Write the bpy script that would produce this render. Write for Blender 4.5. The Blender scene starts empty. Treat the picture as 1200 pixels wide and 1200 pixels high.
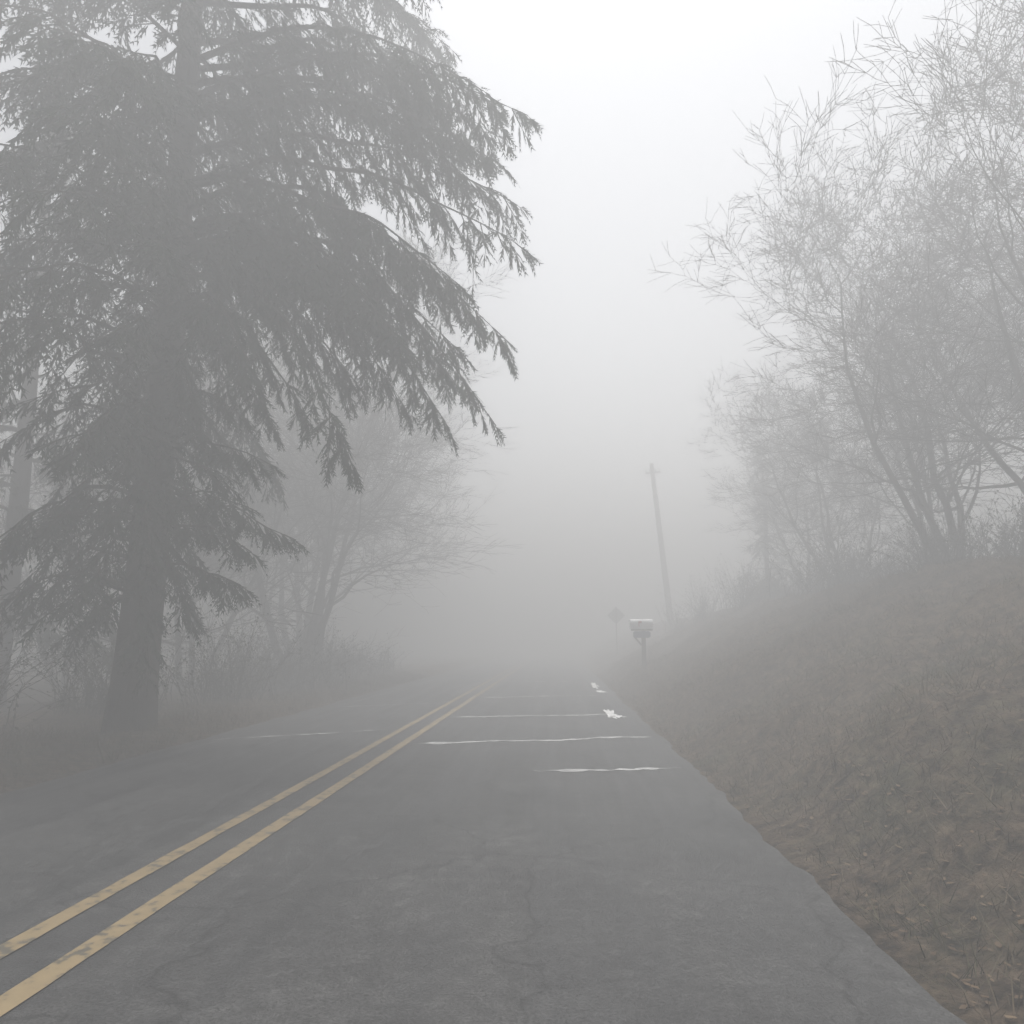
import bpy, math, random
import numpy as np
from mathutils import Vector, Matrix, noise as mnoise
R = random.Random(7)
sc = bpy.context.scene
D = bpy.data

# ------------------------------------------------------------ helpers
def link(o, parent=None):
    sc.collection.objects.link(o)
    if parent: o.parent = parent
    return o

def mesh_obj(name, verts, faces, mat, parent=None, smooth=False, add=True):
    me = D.meshes.new(name)
    me.from_pydata([tuple(v) for v in verts], [], faces)
    me.update()
    if mat: me.materials.append(mat)
    if smooth:
        for p in me.polygons: p.use_smooth = True
    if not add: return me
    return link(D.objects.new(name, me), parent)

def fast_mesh(name, V, F, mats, midx=None):
    me = D.meshes.new(name)
    V = np.asarray(V, dtype=np.float32); F = np.asarray(F, dtype=np.int32)
    me.vertices.add(len(V)); me.vertices.foreach_set('co', V.ravel())
    k = F.shape[1]
    me.loops.add(F.size); me.loops.foreach_set('vertex_index', F.ravel())
    me.polygons.add(len(F)); me.polygons.foreach_set('loop_start', np.arange(0, F.size, k, dtype=np.int32))
    for m in mats: me.materials.append(m)
    if midx is not None: me.polygons.foreach_set('material_index', np.asarray(midx, dtype=np.int32))
    me.update(calc_edges=True)
    return me

def node_mat(name, build):
    m = D.materials.new(name); m.use_nodes = True
    nt = m.node_tree; b = nt.nodes['Principled BSDF']
    build(nt, b); return m

def ramp(nt, fac, stops):
    r = nt.nodes.new('ShaderNodeValToRGB')
    while len(r.color_ramp.elements) < len(stops): r.color_ramp.elements.new(0.5)
    for e, (p, c) in zip(r.color_ramp.elements, stops):
        e.position = p; e.color = (*c, 1)
    nt.links.new(fac, r.inputs[0]); return r.outputs[0]

def noise_tex(nt, scale, detail=6, rough=0.6, stretch=None, coord='Object'):
    tc = nt.nodes.new('ShaderNodeTexCoord'); mp = nt.nodes.new('ShaderNodeMapping')
    if stretch: mp.inputs['Scale'].default_value = stretch
    nt.links.new(tc.outputs[coord], mp.inputs[0])
    n = nt.nodes.new('ShaderNodeTexNoise')
    n.inputs['Scale'].default_value = scale; n.inputs['Detail'].default_value = detail
    n.inputs['Roughness'].default_value = rough
    nt.links.new(mp.outputs[0], n.inputs['Vector']); return n.outputs['Fac']

def simple(name, stops, scale=5, rough=0.8, bump=0.0, stretch=None, bscale=None, metal=0, spec=0.3, detail=4):
    def f(nt, b):
        nz = noise_tex(nt, scale, detail, stretch=stretch)
        nt.links.new(ramp(nt, nz, stops), b.inputs['Base Color'])
        b.inputs['Roughness'].default_value = rough
        b.inputs['Metallic'].default_value = metal
        b.inputs['Specular IOR Level'].default_value = spec
        if bump:
            n2 = noise_tex(nt, bscale or scale*3, stretch=stretch)
            bp = nt.nodes.new('ShaderNodeBump'); bp.inputs['Strength'].default_value = bump
            bp.inputs['Distance'].default_value = 0.05
            nt.links.new(n2, bp.inputs['Height']); nt.links.new(bp.outputs[0], b.inputs['Normal'])
    return node_mat(name, f)

def diffuse(name, stops, scale):
    """cheap matte material for foliage and twigs"""
    m = D.materials.new(name); m.use_nodes=True; nt=m.node_tree; nt.nodes.clear()
    o=nt.nodes.new('ShaderNodeOutputMaterial'); d=nt.nodes.new('ShaderNodeBsdfDiffuse')
    nt.links.new(ramp(nt, noise_tex(nt, scale, 2), stops), d.inputs[0]); nt.links.new(d.outputs[0], o.inputs[0])
    return m

# ------------------------------------------------------------ materials
bark = simple('bark_fir', [(0.3,(0.025,0.02,0.017)),(0.7,(0.065,0.053,0.044))], 6, 0.9, 0.8, (1,1,0.2), spec=.1)
bark2 = diffuse('bark_grey', [(0.3,(0.04,0.034,0.029)),(0.7,(0.09,0.079,0.065))], 3)
needles = diffuse('fir_needles', [(0.3,(0.012,0.019,0.012)),(0.55,(0.026,0.035,0.022)),(0.75,(0.045,0.055,0.036))], 1.7)
grass_m = diffuse('dry_grass', [(0.3,(0.075,0.055,0.038)),(0.45,(0.12,0.092,0.065)),(0.58,(0.072,0.068,0.042)),(0.75,(0.17,0.13,0.09))], 1.3)
leaf_m = diffuse('undergrowth_leaves', [(0.3,(0.03,0.04,0.02)),(0.6,(0.08,0.08,0.045)),(0.8,(0.13,0.11,0.075))], 2.0)
litter_m = diffuse('dead_leaves', [(0.3,(0.055,0.038,0.026)),(0.6,(0.12,0.085,0.055)),(0.8,(0.18,0.135,0.09))], 6.0)

def ground_build(nt, b):
    n1 = noise_tex(nt, 0.6, 8, 0.7); n2 = noise_tex(nt, 7, 8, 0.75)
    c1 = ramp(nt, n1, [(0.35,(0.066,0.05,0.035)),(0.5,(0.105,0.079,0.056)),(0.65,(0.063,0.058,0.036))])
    c2 = ramp(nt, n2, [(0.38,(0.25,0.25,0.25)),(0.66,(1.75,1.7,1.65))])
    mx = nt.nodes.new('ShaderNodeMix'); mx.data_type='RGBA'; mx.blend_type='MULTIPLY'; mx.inputs[0].default_value=1
    nt.links.new(c1, mx.inputs[6]); nt.links.new(c2, mx.inputs[7]); nt.links.new(mx.outputs[2], b.inputs['Base Color'])
    b.inputs['Roughness'].default_value = 0.95; b.inputs['Specular IOR Level'].default_value = .1
    bp = nt.nodes.new('ShaderNodeBump'); bp.inputs['Strength'].default_value=1; bp.inputs['Distance'].default_value=0.12
    nt.links.new(n2, bp.inputs['Height']); nt.links.new(bp.outputs[0], b.inputs['Normal'])
ground_m = node_mat('ground_soil', ground_build)

def asphalt_build(nt, b):
    fine = noise_tex(nt, 70, 3, 0.75)
    med = noise_tex(nt, 9, 6, 0.7)
    mid = noise_tex(nt, 1.2, 7, 0.65)
    lng = noise_tex(nt, 1.5, 4, 0.6, (1.6,0.06,1))
    c1 = ramp(nt, lng, [(0.3,(0.020,0.020,0.021)),(0.7,(0.050,0.049,0.048))])
    c2 = ramp(nt, mid, [(0.3,(0.65,0.65,0.66)),(0.7,(1.3,1.3,1.28))])
    c3 = ramp(nt, fine, [(0.32,(0.35,0.35,0.35)),(0.7,(1.8,1.8,1.8))])
    c4 = ramp(nt, med, [(0.3,(0.65,0.65,0.65)),(0.55,(1.0,1.0,1.0)),(0.72,(1.6,1.6,1.58))])
    prev = c1
    for c in (c2, c3, c4):
        mx = nt.nodes.new('ShaderNodeMix'); mx.data_type='RGBA'; mx.blend_type='MULTIPLY'; mx.inputs[0].default_value=1
        nt.links.new(prev, mx.inputs[6]); nt.links.new(c, mx.inputs[7]); prev = mx.outputs[2]
    tc = nt.nodes.new('ShaderNodeTexCoord'); n=nt.nodes.new('ShaderNodeTexNoise'); n.inputs['Scale'].default_value=2.5; n.inputs['Detail'].default_value=5
    nt.links.new(tc.outputs['Object'], n.inputs['Vector'])
    add=nt.nodes.new('ShaderNodeMixRGB'); add.blend_type='ADD'; add.inputs[0].default_value=.5
    nt.links.new(tc.outputs['Object'], add.inputs[1]); nt.links.new(n.outputs['Color'], add.inputs[2])
    vo=nt.nodes.new('ShaderNodeTexVoronoi'); vo.feature='DISTANCE_TO_EDGE'; vo.inputs['Scale'].default_value=.55
    nt.links.new(add.outputs[0], vo.inputs['Vector'])
    cr=ramp(nt, vo.outputs['Distance'], [(0.0,(0.45,0.45,0.45)),(0.012,(1,1,1))])
    mx = nt.nodes.new('ShaderNodeMix'); mx.data_type='RGBA'; mx.blend_type='MULTIPLY'; mx.inputs[0].default_value=1
    nt.links.new(prev, mx.inputs[6]); nt.links.new(cr, mx.inputs[7]); prev = mx.outputs[2]
    nt.links.new(prev, b.inputs['Base Color'])
    rr = ramp(nt, lng, [(0.35,(0.42,)*3),(0.65,(0.7,)*3)])
    nt.links.new(rr, b.inputs['Roughness']); b.inputs['Specular IOR Level'].default_value = .3
    bp = nt.nodes.new('ShaderNodeBump'); bp.inputs['Strength'].default_value=.7; bp.inputs['Distance'].default_value=0.012
    nt.links.new(fine, bp.inputs['Height']); nt.links.new(bp.outputs[0], b.inputs['Normal'])
asphalt = node_mat('asphalt', asphalt_build)
yellow = simple('yellow_paint', [(0.38,(0.08,0.07,0.05)),(0.46,(0.21,0.155,0.08)),(0.8,(0.27,0.20,0.105))], 11, 0.6, detail=8)
seam_m = simple('crack_sealed_seam', [(0.3,(0.16,0.16,0.16)),(0.6,(0.42,0.42,0.41))], 3, 0.7)
white = simple('white_paint', [(0.3,(0.5,0.5,0.49)),(0.6,(0.8,0.8,0.79))], 6, 0.6)

# ------------------------------------------------------------ terrain
def nz(x, y, s): return mnoise.noise(Vector((x*s, y*s, 3.3)))
def height(x, y):
    if x >= 1.45:
        t = x-1.45
        if t < 5.2: h = 0.50*t - 0.12*math.exp(-((t-0.4)/0.35)**2)
        else: h = 2.6 + 0.12*(t-5.2)
        w = min(t/1.2, 1)
        h += w*(0.26*nz(x,y,0.45) + 0.14*nz(x,y,1.7) + 0.06*nz(x,y,5))
        h -= 0.02
        return min(h, 6)
    if x <= -5.25:
        t = -5.25-x
        w = min(t/1.0, 1)
        return -0.02 + 0.10*min(t/0.8,1) - 0.03*max(0,min(t-1,8)) + w*(0.15*nz(x,y,0.4)+0.05*nz(x,y,1.9))
    return -0.03
xs = list(np.concatenate([np.linspace(-400,-40,14), np.linspace(-36,-12,28), np.linspace(-11.6,-5.3,50), [-5.2,-4.6,-2,0.5,1.3],
     np.linspace(1.45,9,90), np.linspace(9.3,30,40), np.linspace(34,400,14)]))
ys = list(np.concatenate([np.linspace(-60,-2,15), np.linspace(-1,30,200), np.linspace(30.4,60,70), np.linspace(63,120,20), np.linspace(140,500,12)]))
V = [(x,y,height(x,y)) for y in ys for x in xs]
nx = len(xs)
F = [(j*nx+i, j*nx+i+1, (j+1)*nx+i+1, (j+1)*nx+i) for j in range(len(ys)-1) for i in range(nx-1)]
g = D.objects.new('ground', fast_mesh('ground', V, F, [ground_m])); link(g)
for p in g.data.polygons: p.use_smooth = True

# road
ry = np.concatenate([np.linspace(-60,-1,20), np.arange(0,60,0.12), np.linspace(60,450,60)])
V=[];F=[]
for i,y in enumerate(ry):
    l = -5.28 + 0.10*nz(3,y,0.8)+0.06*nz(9,y,4); r = 1.50 + 0.06*nz(1,y,0.9)+0.05*nz(5,y,4)
    V += [(l,y,-0.015),(l+.15,y,0.0),(-2.3,y,0.03),(r-.15,y,0.0),(r,y,-0.015)]
    if i: 
        for k in range(4): a=(i-1)*5+k; F.append((a,a+1,a+6,a+5))
road = mesh_obj('road', V, F, asphalt)
def roadz(x):
    return 0.03*(1-abs(x+2.3)/2.95 if x<-2.3 else 1-(x+2.3)/3.65)
marks = link(D.objects.new('road_markings', None))
def strip(name, cx, w, mat, y0=-60,y1=300):
    V=[];F=[]
    yy=np.concatenate([np.arange(y0,60,0.2), np.linspace(60,y1,30)])
    for i,y in enumerate(yy):
        s=0.012*nz(cx,y,.25)
        a=cx-w/2+s+0.008*nz(cx*7,y,5); b=cx+w/2+s+0.008*nz(cx*9,y,5)
        V+=[(a,y,roadz(a)+.006),(b,y,roadz(b)+.006)]
        if i: k=2*i; F.append((k-2,k-1,k+1,k))
    return mesh_obj(name,V,F,mat,parent=marks)
strip('yellow_line_a', -2.50, .11, yellow); strip('yellow_line_b', -2.13, .12, yellow)

V=[];F=[]
def seam(x0,x1,y,w,amp,slope=0.0):
    n=int((x1-x0)/0.05); ph=R.random()*50
    for i in range(n+1):
        x=x0+(x1-x0)*i/n
        yy=y+slope*(x-x0)+amp*mnoise.noise(Vector((x*1.3+ph,ph,0)))+amp*.4*mnoise.noise(Vector((x*8+ph,ph,0)))
        ww=w*max(.12,(0.7+1.2*mnoise.noise(Vector((x*3+ph,2*ph,5)))+.5*mnoise.noise(Vector((x*12+ph,2*ph,5)))))*min(1,(i+1)/6,(n-i+1)/6)
        a=len(V)
        V.extend([(x,yy-ww/2,roadz(x)+.005),(x,yy+ww/2,roadz(x)+.005)])
        if i: F.append((a-2,a,a+1,a-1))
seam(-0.3,1.35,8.5,.24,.14,.25)
seam(-2.0,1.35,10.6,.20,.14,.34)
seam(-2.0,1.1,14.2,.18,.15,.35)
seam(-2.0,1.0,19.2,.2,.2,.4)
seam(-2.0,0.6,27,.2,.2)
seam(-5.0,-2.7,11.0,.10,.15,.5)
seam(-4.8,-2.7,16.5,.1,.15,.5)
mesh_obj('sealed_joints',V,F,seam_m,parent=marks)
def blot(cx,cy,rx,ry_,name):
    n=26; V=[(cx,cy,roadz(cx)+.008)];F=[]
    for i in range(n):
        a=i/n*2*math.pi; k=1+0.9*mnoise.noise(Vector((math.cos(a)*2.1+cx*3,math.sin(a)*2.1+cy,0)))
        x=cx+rx*k*math.cos(a); V.append((x,cy+ry_*k*math.sin(a),roadz(x)+.008))
    F=[(0,1+i,1+(i+1)%n) for i in range(n)]
    mesh_obj(name,V,F,white,parent=marks)
blot(0.98,15.3,.09,.75,'paint_patch_a'); blot(1.04,14.7,.15,.2,'paint_patch_b'); blot(1.1,25,.10,1.6,'paint_patch_c'); blot(1.15,22,.13,.5,'paint_patch_d')

# ------------------------------------------------------------ bare trees
def tubes(segs, sides):
    if not segs: return np.zeros((0,3)),np.zeros((0,4),int)
    S=np.array(segs);A=S[:,:3];B=S[:,3:6];ra=S[:,6];rb=S[:,7]
    d=B-A; d/=np.linalg.norm(d,axis=1)[:,None]+1e-9
    ref=np.where(np.abs(d[:,2:3])>.9,np.array([[1,0,0]]),np.array([[0,0,1]]))
    u=np.cross(d,ref);u/=np.linalg.norm(u,axis=1)[:,None]+1e-9;w=np.cross(d,u)
    n=len(segs);V=np.zeros((n,2*sides,3))
    for k in range(sides):
        a=2*math.pi*k/sides; o=u*math.cos(a)+w*math.sin(a)
        V[:,k]=A-d*ra[:,None]*.3+o*ra[:,None];V[:,sides+k]=B+o*rb[:,None]
    base=(np.arange(n)*2*sides)[:,None]
    F=np.concatenate([base+np.array([[k,(k+1)%sides,sides+(k+1)%sides,sides+k]]) for k in range(sides)])
    return V.reshape(-1,3),F

def join(parts):
    Vs=[];Fs=[];M=[];o=0
    for V,F,m in parts:
        if len(V)==0: continue
        Vs.append(V);Fs.append(F+o);M.append(np.full(len(F),m));o+=len(V)
    return np.concatenate(Vs),np.concatenate(Fs),np.concatenate(M)

def bare_tree(seed, H=11, stems=1, spread=1.0, lean=(0,0), dens=1.0, rad=.17):
    rr=random.Random(seed); segs=[]
    P=[(H*.78,12,int(13*dens),.10,.03,55),
      (H*.38,9,int(10*dens),.16,.05,48),
      (H*.18,6,int(8*dens),.2,.05,45),
      (H*.09,4,5,.18,.03,42),
      (H*.05,2,0,.12,0,38)]
    def grow(p,d,L,r,lv):
        _,ns,nc,wg,up,ang=P[lv]; sl=L/ns
        kids=sorted(rr.uniform(.22 if lv==0 else .12,1) for _ in range(nc)); ki=0
        for i in range(ns):
            d=(d+Vector((rr.gauss(0,wg),rr.gauss(0,wg),rr.gauss(0,wg)+up))).normalized()
            q=p+d*sl; t0=i/ns;t1=(i+1)/ns
            r0=max(r*(1-.8*t0),.0055);r1=max(r*(1-.8*t1),.004)
            segs.append((*p,*q,r0,r1))
            while ki<nc and kids[ki]<=t1:
                k=kids[ki];ki+=1
                ax=d.orthogonal().normalized(); ax.rotate(Matrix.Rotation(rr.uniform(0,6.283),3,d))
                nd=d.copy(); nd.rotate(Matrix.Rotation(math.radians(ang*rr.uniform(.6,1.3)),3,ax))
                if nd.z<-.3: nd.z*=.3; nd.normalize()
                nl=P[lv+1][0]*rr.uniform(.55,1.2)*(1.15-.55*k if lv==0 else 1)*(spread if lv==0 else 1)
                grow(q,nd,nl,max(r0*rr.uniform(.38,.6),.005),lv+1)
            p=q
    for s in range(stems):
        a=rr.uniform(0,6.28); tilt=0 if stems==1 else rr.uniform(.1,.45)
        d=Vector((math.cos(a)*tilt+lean[0],math.sin(a)*tilt+lean[1],1)).normalized()
        grow(Vector((math.cos(a)*.15*(stems>1),math.sin(a)*.15*(stems>1),-.3)),d,H*.75*rr.uniform(.8,1),rad*(1 if stems==1 else .6),0)
    big=[s for s in segs if s[6]>.03]; small=[s for s in segs if s[6]<=.03]
    V1,F1=tubes(big,7);V2,F2=tubes(small,3)
    V,F,M=join([(V1,F1,0),(V2,F2,0)])
    return fast_mesh('bare_tree',V,F,[bark2])

def place(name,me,x,y,s=1,rot=0,z=None):
    o=D.objects.new(name,me); o.location=(x,y,height(x,y) if z is None else z); o.rotation_euler=(0,0,rot); o.scale=(s,s,s*R.uniform(.95,1.05)); return link(o)

tB=bare_tree(23,10,3,1.1,dens=.75,rad=.14)
tC=bare_tree(35,9.5,4,1.0,lean=(-.2,0),dens=.75,rad=.14)
tD=bare_tree(47,11,2,1.2,lean=(-.12,-.05),dens=.85,rad=.14)
tE=bare_tree(62,11.5,4,1.1,dens=.9,rad=.19)
for (m,x,y,s,r) in [(tE,-8.6,25.5,1.3,0),(tB,-12,24,1.3,1),(tE,-11.2,32,1.4,2.2),(tB,-17,26,1.4,4)]:
    place('bare_tree',m,x,y,s,r)
for (m,x,y,s,r) in [(tC,9.2,18.0,1.15,0),(tC,10.0,15.4,1.15,.6),(tD,10.4,21.5,.95,0.2),(tC,9.3,25,.85,-.5),(tB,12.6,17.5,1.2,2),(tB,9.8,30,.85,3),(tD,13.2,14.5,1.1,1)]:
    place('bare_tree',m,x,y,s,r)

# ------------------------------------------------------------ firs
def fir(seed, limbs, trunkH, trunkR, dens=1.0, nd=1.0):
    rr=random.Random(seed); segs=[];quads=[]
    n=24; ndc=[nd]
    for i in range(n):
        t0=i/n;t1=(i+1)/n
        segs.append((.1*math.sin(t0*4),.06*math.sin(t0*7),trunkH*t0-.3,.1*math.sin(t1*4),.06*math.sin(t1*7),trunkH*t1-.3,trunkR*(1-t0)**.8*(1+.35*math.exp(-t0*30))+.02,trunkR*(1-t1)**.8*(1+.35*math.exp(-t1*30))+.02))
    def spray(p,d,L):
        d=d.normalized(); side=d.cross(Vector((rr.gauss(0,.5),rr.gauss(0,.5),1))).normalized()
        m=max(2,int(L/.055*ndc[0])); q=p
        dd=d.copy()
        e0=p+d*L*.95-Vector((0,0,.03)); c0=p+d*L*.4; wv0=side*.018
        quads.append((p,c0-wv0,e0,c0+wv0))
        for i in range(m):
            t=i/m
            dd=(dd+Vector((0,0,-.06))).normalized(); q=q+dd*(L/m)
            ln=(.10*(1-.6*t)+.015)*rr.uniform(.7,1.25)
            for sg in (-1,1):
                e=(dd*1.0+side*sg*rr.uniform(.3,.75)+Vector((0,0,rr.gauss(-.08,.25)))).normalized()*ln
                wv=dd.cross(e).normalized().cross(e).normalized()*.012/ndc[0]**.5
                quads.append((q-wv,q+wv,q+e+wv*.15,q+e-wv*.15))
    def second(p,d,L):
        ns=max(3,int(L/.12)); sl=L/ns
        for i in range(ns):
            t=i/ns
            d=(d+Vector((rr.gauss(0,.08),rr.gauss(0,.08),-.07))).normalized(); q=p+d*sl
            if i%2==0: segs.append((*p,*(p+d*sl*2),.009*(1-t)+.003,.009*(1-t)+.002))
            side=d.cross(Vector((0,0,1))); 
            if side.length<.1: side=Vector((rr.gauss(0,1),rr.gauss(0,1),0))
            side.normalize()
            for sg in (-1,1):
                if rr.random()<.92*dens:
                    e=d*.8+side*sg*rr.uniform(.4,.9)+Vector((rr.gauss(0,.15),rr.gauss(0,.15),rr.uniform(-.6,.0)))
                    spray(p.lerp(q,rr.random()),e,(.32*(1-.6*t)+.05)*rr.uniform(.7,1.3))
            p=q
        spray(p,d,.2)
    for (z0,E,rise,thick,q_) in limbs:
        ndc[0]=nd*q_
        S=Vector((0,0,z0)); E=Vector(E); L=(E-S).length
        ns=max(6,int(L/.22)); pts=[]
        ph=rr.uniform(0,50)
        for i in range(ns+1):
            t=i/ns
            p=S.lerp(E,t); p.z=S.z+(E.z-S.z)*(t**1.6)+rise*math.sin(math.pi*t)
            p+=Vector((mnoise.noise(Vector((t*3+ph,0,0))),mnoise.noise(Vector((t*3,ph,0))),mnoise.noise(Vector((0,t*4,ph)))*.8))*.6*min(1,t*3)*(1-t)
            pts.append(p)
        for i in range(ns):
            p,q=pts[i],pts[i+1]; t=i/ns
            segs.append((*p,*q,thick*(1-t)+.008,thick*(1-(i+1)/ns)+.006))
            d=(q-p).normalized(); side=d.cross(Vector((0,0,1))).normalized()
            if t<.1: continue
            sl=(1.3 if L>3 else .8)*math.sin(math.pi*min(1,.25+t*.68))**.7*min(1,L/3.2)
            for sg in (-1,1):
                if rr.random()<.85*dens*(.6+.4*q_):
                    e=d*rr.uniform(.4,1.1)+side*sg*rr.uniform(.2,1.0)+Vector((0,0,rr.uniform(-1.1,-.05)))
                    second(p.lerp(q,rr.random()),e.normalized(),max(.25,sl*rr.uniform(.3,1.4)))
        second(pts[-1],(pts[-1]-pts[-2]).normalized(),.35)
    big=[s for s in segs if s[6]>.03]; small=[s for s in segs if s[6]<=.03]
    V1,F1=tubes(big,10);V2,F2=tubes(small,3)
    Q=np.array([[tuple(v) for v in q] for q in quads]).reshape(-1,3)
    FQ=np.arange(len(Q)).reshape(-1,4)
    V,F,M=join([(V1,F1,0),(V2,F2,0),(Q,FQ,1)])
    return fast_mesh('fir_tree',V,F,[bark,needles],M)

TX,TY=-6.6,11.6
tips=[ # start z, world tip, rise
 (6.8,(-3.9,11.0,4.85),.5),(6.4,(-4.6,11.4,4.9),.4),(6.9,(-4.3,10.2,5.0),.5),
 (7.4,(-2.95,10.2,4.0),.8),(7.7,(-2.5,11.5,5.2),.8),(7.6,(-1.75,11.0,4.75),1.0),(8.0,(-1.1,11.5,4.95),1.1),
 (8.2,(-.95,11.0,6.15),.9),(8.5,(-1.5,10.5,6.7),.7),(9.1,(-.6,10.5,7.3),.6),(7.8,(-2.2,10.8,5.7),.8),
 (9.2,(-2.0,12.3,7.5),.6),(7.2,(-3.3,11.6,5.6),.6),(9.7,(-.8,11.4,8.6),.6),
 (8.3,(-1.7,11.7,6.2),.5),(7.9,(-1.75,11.2,5.6),.7),
 (10.3,(-1.3,11.0,9.2),.6),(10.8,(-.6,10.6,9.6),.7),(11.4,(-1.2,11.8,10.2),.6),
 (4.6,(-4.55,11.0,4.15),.15),(4.3,(-5.0,10.8,3.75),.1),(3.7,(-4.95,11.2,3.5),.1),(3.3,(-4.3,11.5,3.05),.25),(3.1,(-4.7,10.9,2.8),.2),(2.5,(-4.9,11.0,2.3),.1),(5.3,(-5.1,11.3,5.0),.2)]
limbs=[(z,(x-TX,y-TY,zz),rs,.055 if z>6 else .03,1.0) for z,(x,y,zz),rs in tips]
z=2.0
while z<15:
    for k in range(3 if z<12 else 2):
        a=R.uniform(75,300); az=math.radians(a)
        toward = math.cos(az)
        L=(2.2 if z<5.5 else 3.7)*R.uniform(.8,1.15)
        if toward>.3: L*=.7
        limbs.append((z+R.uniform(0,.3),(L*math.cos(az),L*math.sin(az),z-R.uniform(.2,1.3)*L/3),.25,.035,.5))
    if z<9:
        az=math.radians(R.uniform(-110,-20)); L=R.uniform(1.1,1.6)
        limbs.append((z,(L*math.cos(az),L*math.sin(az),z-R.uniform(.6,1.1)),.15,.03,.8))
    z+=.46
z=10.6
while z<16:      # long boughs high over the road
    az=math.radians(R.uniform(-45,35)); L=R.uniform(4.0,6.0)
    limbs.append((z,(L*math.cos(az),L*math.sin(az),z-R.uniform(1.0,2.4)),.6,.055,.8)); z+=.45
fmA=fir(5,limbs,24,.31)
place('fir_tree',fmA,TX,TY,1,0,z=0).scale=(1,1,1)
lg=[];z=1.6
while z<13:
    for k in range(3):
        az=R.uniform(0,6.283);L=3.0*(1-z/14)*R.uniform(.75,1.15)+.3
        lg.append((z,(L*math.cos(az),L*math.sin(az),z-.25*L),.15,.03,.6))
    z+=.55
fmB=fir(9,lg,14,.22,dens=.8,nd=.7)
for x,y,s,r in [(-13.0,17.0,1.15,0),(9.2,34,.55,1)]:
    place('fir_tree',fmB,x,y,s,r)

# ------------------------------------------------------------ undergrowth / shrubs
def shrub(seed,H,n):
    rr=random.Random(seed);segs=[];Q=[]
    for _ in range(n):
        p=Vector((rr.gauss(0,.5),rr.gauss(0,.5),-.1));d=Vector((rr.gauss(0,.4),rr.gauss(0,.4),1)).normalized()
        L=H*rr.uniform(.5,1.1);ns=7
        for i in range(ns):
            d=(d+Vector((rr.gauss(0,.14),rr.gauss(0,.14),-.03*i*rr.random()))).normalized();q=p+d*L/ns
            segs.append((*p,*q,.008*(1-i/ns)+.003,.008*(1-i/ns)+.002))
            for _k in range(2):
                e=(d+Vector((rr.gauss(0,.7),rr.gauss(0,.7),rr.gauss(0,.4)))).normalized();tl=L*.22*rr.random()+.05;e2=q+e*tl
                segs.append((*q,*e2,.004,.002))
                if rr.random()<.45:
                    for _j in range(2):
                        c=q.lerp(e2,rr.random());a=Vector((rr.gauss(0,1),rr.gauss(0,1),rr.gauss(0,1))).normalized();b=a.orthogonal().normalized()
                        s=rr.uniform(.012,.028);Q.append((c-a*s*1.6,c-b*s,c+a*s*1.6,c+b*s))
            p=q
    V1,F1=tubes(segs,3);QQ=np.array([[tuple(v) for v in q] for q in Q]).reshape(-1,3)
    V,F,M=join([(V1,F1,0),(QQ,np.arange(len(QQ)).reshape(-1,4),1)])
    return fast_mesh('shrub',V,F,[bark2,leaf_m],M)
shs=[shrub(i,h,60) for i,h in ((1,2.0),(2,1.4),(3,2.6))]
for i in range(28):
    y=R.uniform(10,34); x=-7.2-abs(R.gauss(0,2.4))-(y<13)*.8
    place('shrub',R.choice(shs),x,y,R.uniform(.6,1.1),R.uniform(0,6))
for i in range(26):
    y=R.uniform(14,34); x=7.4+abs(R.gauss(0,1.6))
    place('shrub',R.choice(shs),x,y,R.uniform(.5,1.0),R.uniform(0,6))
for x,y,s in [(5.6,30,.5),(5.0,33,.5),(6.3,27,.6),(6.6,35,.7)]:
    place('shrub',shs[2],x,y,s,x*5)

# ------------------------------------------------------------ grass: one mesh per verge
def grass(name,n,xf,hmin,hmax):
    V=np.zeros((n,4,3));
    for i in range(n):
        x,y=xf(); zz=height(x,y)-.01; h=R.uniform(hmin,hmax)*(.5+.9*(mnoise.noise(Vector((x*1.1,y*1.1,9)))+.5))
        a=R.uniform(0,6.283); w=R.uniform(.002,.004); lx,ly=R.gauss(0,.8)*h,R.gauss(0,.8)*h
        dx,dy=math.cos(a)*w,math.sin(a)*w
        V[i]=[(x-dx,y-dy,zz),(x+dx,y+dy,zz),(x+lx+dx*.3,y+ly+dy*.3,zz+h),(x+lx-dx*.3,y+ly-dy*.3,zz+h)]
    V=V.reshape(-1,3)
    link(D.objects.new(name,fast_mesh(name,V,np.arange(4*n).reshape(-1,4),[grass_m])))
def bank():
    y=2+30*R.random()**1.5; return 1.56+6.3*R.random()**.95,y
def verge():
    y=3+28*R.random()**1.6; return -5.3-4*R.random()**1.3,y
grass('grass',75000,bank,.03,.13)
grass('grass',28000,verge,.05,.2)
n=14000;V=np.zeros((n,4,3))
for i in range(n):
    k=R.random()
    if k<.83: x,y=bank(); zz=height(x,y)+.015
    else: x,y=verge(); zz=height(x,y)+.015
    a=R.uniform(0,6.283);s=R.uniform(.010,.022);c,sn=math.cos(a)*s,math.sin(a)*s
    tl=R.uniform(0,.8)*s
    V[i]=[(x-c*1.5,y-sn*1.5,zz),(x+sn*.8,y-c*.8,zz+tl*.4),(x+c*1.5,y+sn*1.5,zz+tl),(x-sn*.8,y+c*.8,zz+tl*.5)]
link(D.objects.new('fallen_leaves',fast_mesh('fallen_leaves',V.reshape(-1,3),np.arange(4*n).reshape(-1,4),[litter_m])))

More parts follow.
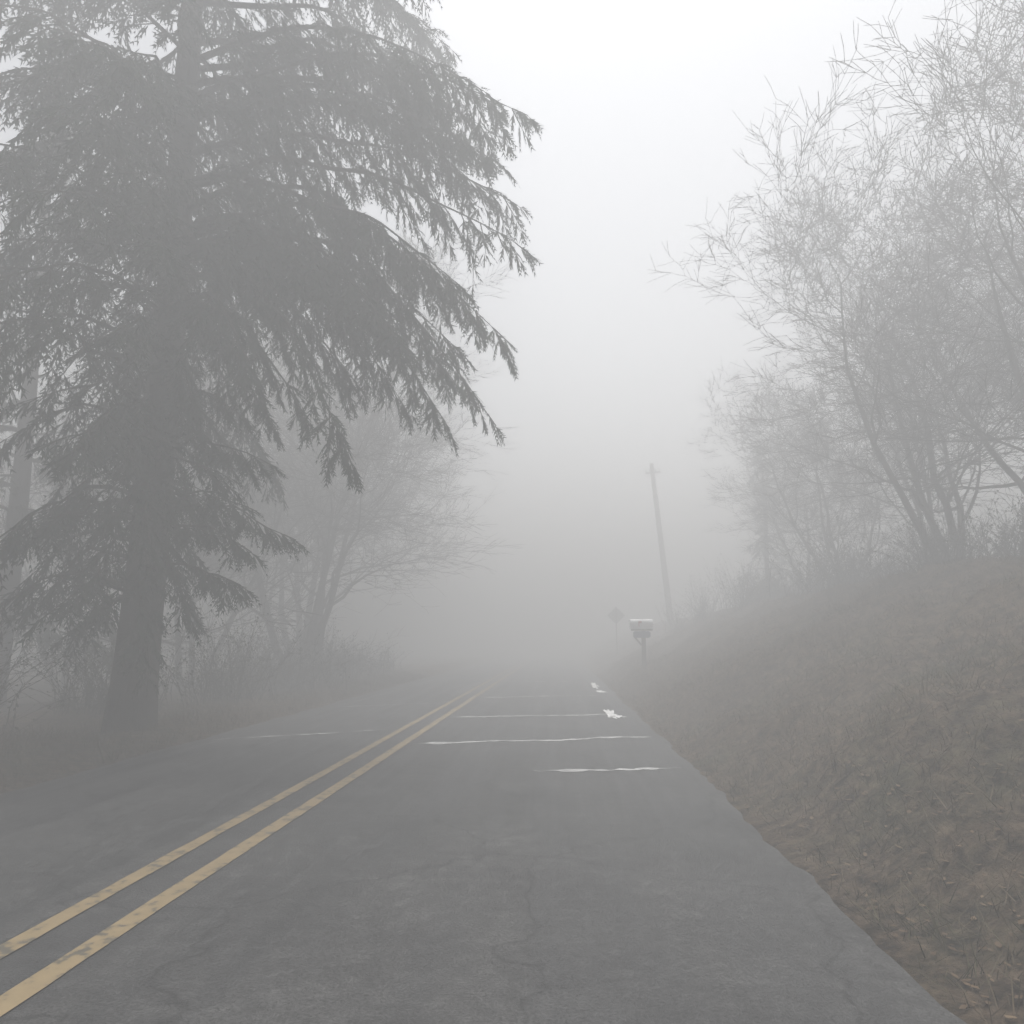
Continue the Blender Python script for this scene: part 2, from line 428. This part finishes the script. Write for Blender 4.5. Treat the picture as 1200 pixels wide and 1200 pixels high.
# ------------------------------------------------------------ mailbox
post_m=simple('weathered_wood',[(0.3,(0.07,0.055,0.045)),(0.7,(0.16,0.13,0.105))],5,.85,.3,(1,1,.1))
box_m=simple('mailbox_enamel',[(0.3,(0.6,0.61,0.62)),(0.7,(0.78,0.78,0.78))],4,.45)
blue_m=simple('newspaper_tube_plastic',[(0.3,(0.05,0.07,0.13)),(0.7,(0.08,0.11,0.2))],4,.5)
red_m=simple('flag_red',[(0.3,(0.35,0.03,0.02)),(0.7,(0.45,0.05,0.03))],4,.5)
metal_m=simple('galvanised_steel',[(0.3,(0.22,0.22,0.22)),(0.7,(0.36,0.36,0.36))],8,.5,metal=.6)
yel_m=simple('sign_yellow',[(0.3,(0.6,0.4,0.03)),(0.7,(0.7,0.48,0.05))],3,.5)
def boxm(name,c,s,mat,parent,bev=.006,rot=(0,0,0)):
    import bmesh
    bm=bmesh.new();bmesh.ops.create_cube(bm,size=1);bmesh.ops.scale(bm,vec=s,verts=bm.verts)
    bmesh.ops.bevel(bm,geom=bm.edges[:],offset=bev,segments=2,affect='EDGES')
    me=D.meshes.new(name);bm.to_mesh(me);bm.free();me.materials.append(mat)
    o=D.objects.new(name,me);o.location=c;o.rotation_euler=rot;return link(o,parent)
def arched(name,c,L,W,Hs,mat,parent):
    prof=[(-W/2,0),(W/2,0)]+[(W/2*math.cos(a),Hs+W/2*math.sin(a)) for a in np.linspace(0,math.pi,14)]
    V=[(x,p[0],p[1]) for x in (-L/2,L/2) for p in prof];n=len(prof)
    F=[tuple(range(n))[::-1],tuple(range(n,2*n))]+[(i,(i+1)%n,n+(i+1)%n,n+i) for i in range(n)]
    o=mesh_obj(name,V,F,mat,parent);o.location=c;return o
mx,my=2.55,24.0; mz=.62
mb=link(D.objects.new('mailbox',None)); mb.location=(mx,my,mz)
boxm('post',(0.05,0,.4),(.12,.12,1.4),post_m,mb)
boxm('support_arm',(0,0,1.13),(.64,.30,.05),post_m,mb)
boxm('brace',(-.13,0,.80),(.05,.05,.36),post_m,mb,rot=(0,math.radians(-40),0))
arched('box_body',(0,0,1.16),.68,.28,.16,box_m,mb)
arched('box_door',(-.35,0,1.162),.025,.295,.162,box_m,mb)
boxm('door_latch',(-.375,0,1.43),(.03,.03,.035),metal_m,mb,.003)
boxm('flag_arm',(-.1,-.152,1.30),(.02,.01,.16),red_m,mb,.002)
boxm('flag',(-.06,-.152,1.37),(.1,.01,.06),red_m,mb,.002)
boxm('newspaper_tube',(0.0,0,.99),(.52,.2,.2),blue_m,mb,.03)
boxm('tube_opening',(-.262,0,.99),(.01,.15,.15),metal_m,mb,.003)

# ------------------------------------------------------------ sign (seen from behind)
sx,sy=3.1,42.0; sz=height(sx,sy)
sg=link(D.objects.new('road_sign',None)); sg.location=(sx,sy,sz)
boxm('post',(0,0.0,1.15),(.07,.05,2.8),post_m,sg)
boxm('diamond_back',(0,.035,2.1),(.68,.006,.68),metal_m,sg,.002,rot=(0,math.radians(45),0))
boxm('diamond_face',(0,.042,2.1),(.67,.004,.67),yel_m,sg,.001,rot=(0,math.radians(45),0))
boxm('bolt_rail',(0,.028,2.25),(.3,.02,.03),metal_m,sg,.002)

# ------------------------------------------------------------ utility pole
ux,uy=6.5,45.0; uz=height(ux,uy)
up=link(D.objects.new('utility_pole',None)); up.location=(ux,uy,uz-.3); up.rotation_euler=(0,math.radians(-5),0)
V,F=tubes([(0,0,i*.98,0,0,(i+1)*.98,.19-.006*i,.184-.006*i) for i in range(10)],12)
link(D.objects.new('pole_shaft',fast_mesh('pole_shaft',V,F,[post_m])),up)
boxm('crossarm',(0,-.18,9.2),(.9,.09,.11),post_m,up)
for i,x in enumerate((-.4,-.16,.16,.4)):
    V,F=tubes([(x,-.18,9.25,x,-.18,9.36,.02,.02),(x,-.18,9.35,x,-.18,9.46,.05,.03)],8)
    link(D.objects.new('insulator_%d'%(i+1),fast_mesh('insulator',V,F,[metal_m])),up)
boxm('brace_a',(-.2,-.16,9.02),(.45,.02,.03),metal_m,up,.004,rot=(0,math.radians(-38),0))
boxm('brace_b',(.2,-.16,9.02),(.45,.02,.03),metal_m,up,.004,rot=(0,math.radians(38),0))

# ------------------------------------------------------------ fog: a real scattering layer
fm=D.materials.new('fog_volume');fm.use_nodes=True;nt=fm.node_tree;nt.nodes.clear()
out=nt.nodes.new('ShaderNodeOutputMaterial');vs=nt.nodes.new('ShaderNodeVolumeScatter')
vs.inputs['Density'].default_value=.062;vs.inputs['Color'].default_value=(.985,.99,1,1);vs.inputs['Anisotropy'].default_value=0
nt.links.new(vs.outputs[0],out.inputs['Volume'])
fx,fy0,fy1,f0,f1=380,-55,440,-8,12.5
V=[(x,y,z) for z in (f0,f1) for y in (fy0,fy1) for x in (-fx,fx)]
mesh_obj('fog',V,[(0,2,3,1),(4,5,7,6),(0,1,5,4),(2,6,7,3),(0,4,6,2),(1,3,7,5)],fm)

# ------------------------------------------------------------ light
w=D.worlds.new('World');sc.world=w;w.use_nodes=True;nt=w.node_tree
bg=nt.nodes['Background'];sky=nt.nodes.new('ShaderNodeTexSky');sky.sky_type='NISHITA';sky.sun_disc=False
EL=math.radians(72);sky.sun_elevation=EL;sky.sun_rotation=math.radians(5);sky.dust_density=1.5;sky.air_density=1
hs=nt.nodes.new('ShaderNodeHueSaturation');hs.inputs['Saturation'].default_value=.14
nt.links.new(sky.outputs[0],hs.inputs['Color']);nt.links.new(hs.outputs[0],bg.inputs[0]);bg.inputs[1].default_value=.29
sl=D.lights.new('sun','SUN');sl.energy=8.4;sl.angle=math.radians(40);sl.color=(1,.992,.98)
so=D.objects.new('sun',sl);link(so)
so.rotation_euler=Vector((math.sin(math.radians(5))*math.cos(EL),math.cos(math.radians(5))*math.cos(EL),math.sin(EL))).to_track_quat('Z','Y').to_euler()

# ------------------------------------------------------------ camera
cam=D.cameras.new('camera');cam.sensor_width=36;cam.lens=26.6;cam.clip_end=2000
co=D.objects.new('camera',cam);link(co);co.location=(0,0,1.4)
co.rotation_euler=(math.radians(90+9.7),0,math.radians(3.55));sc.camera=co
sc.view_settings.view_transform='Standard';sc.view_settings.look='None';sc.view_settings.exposure=0
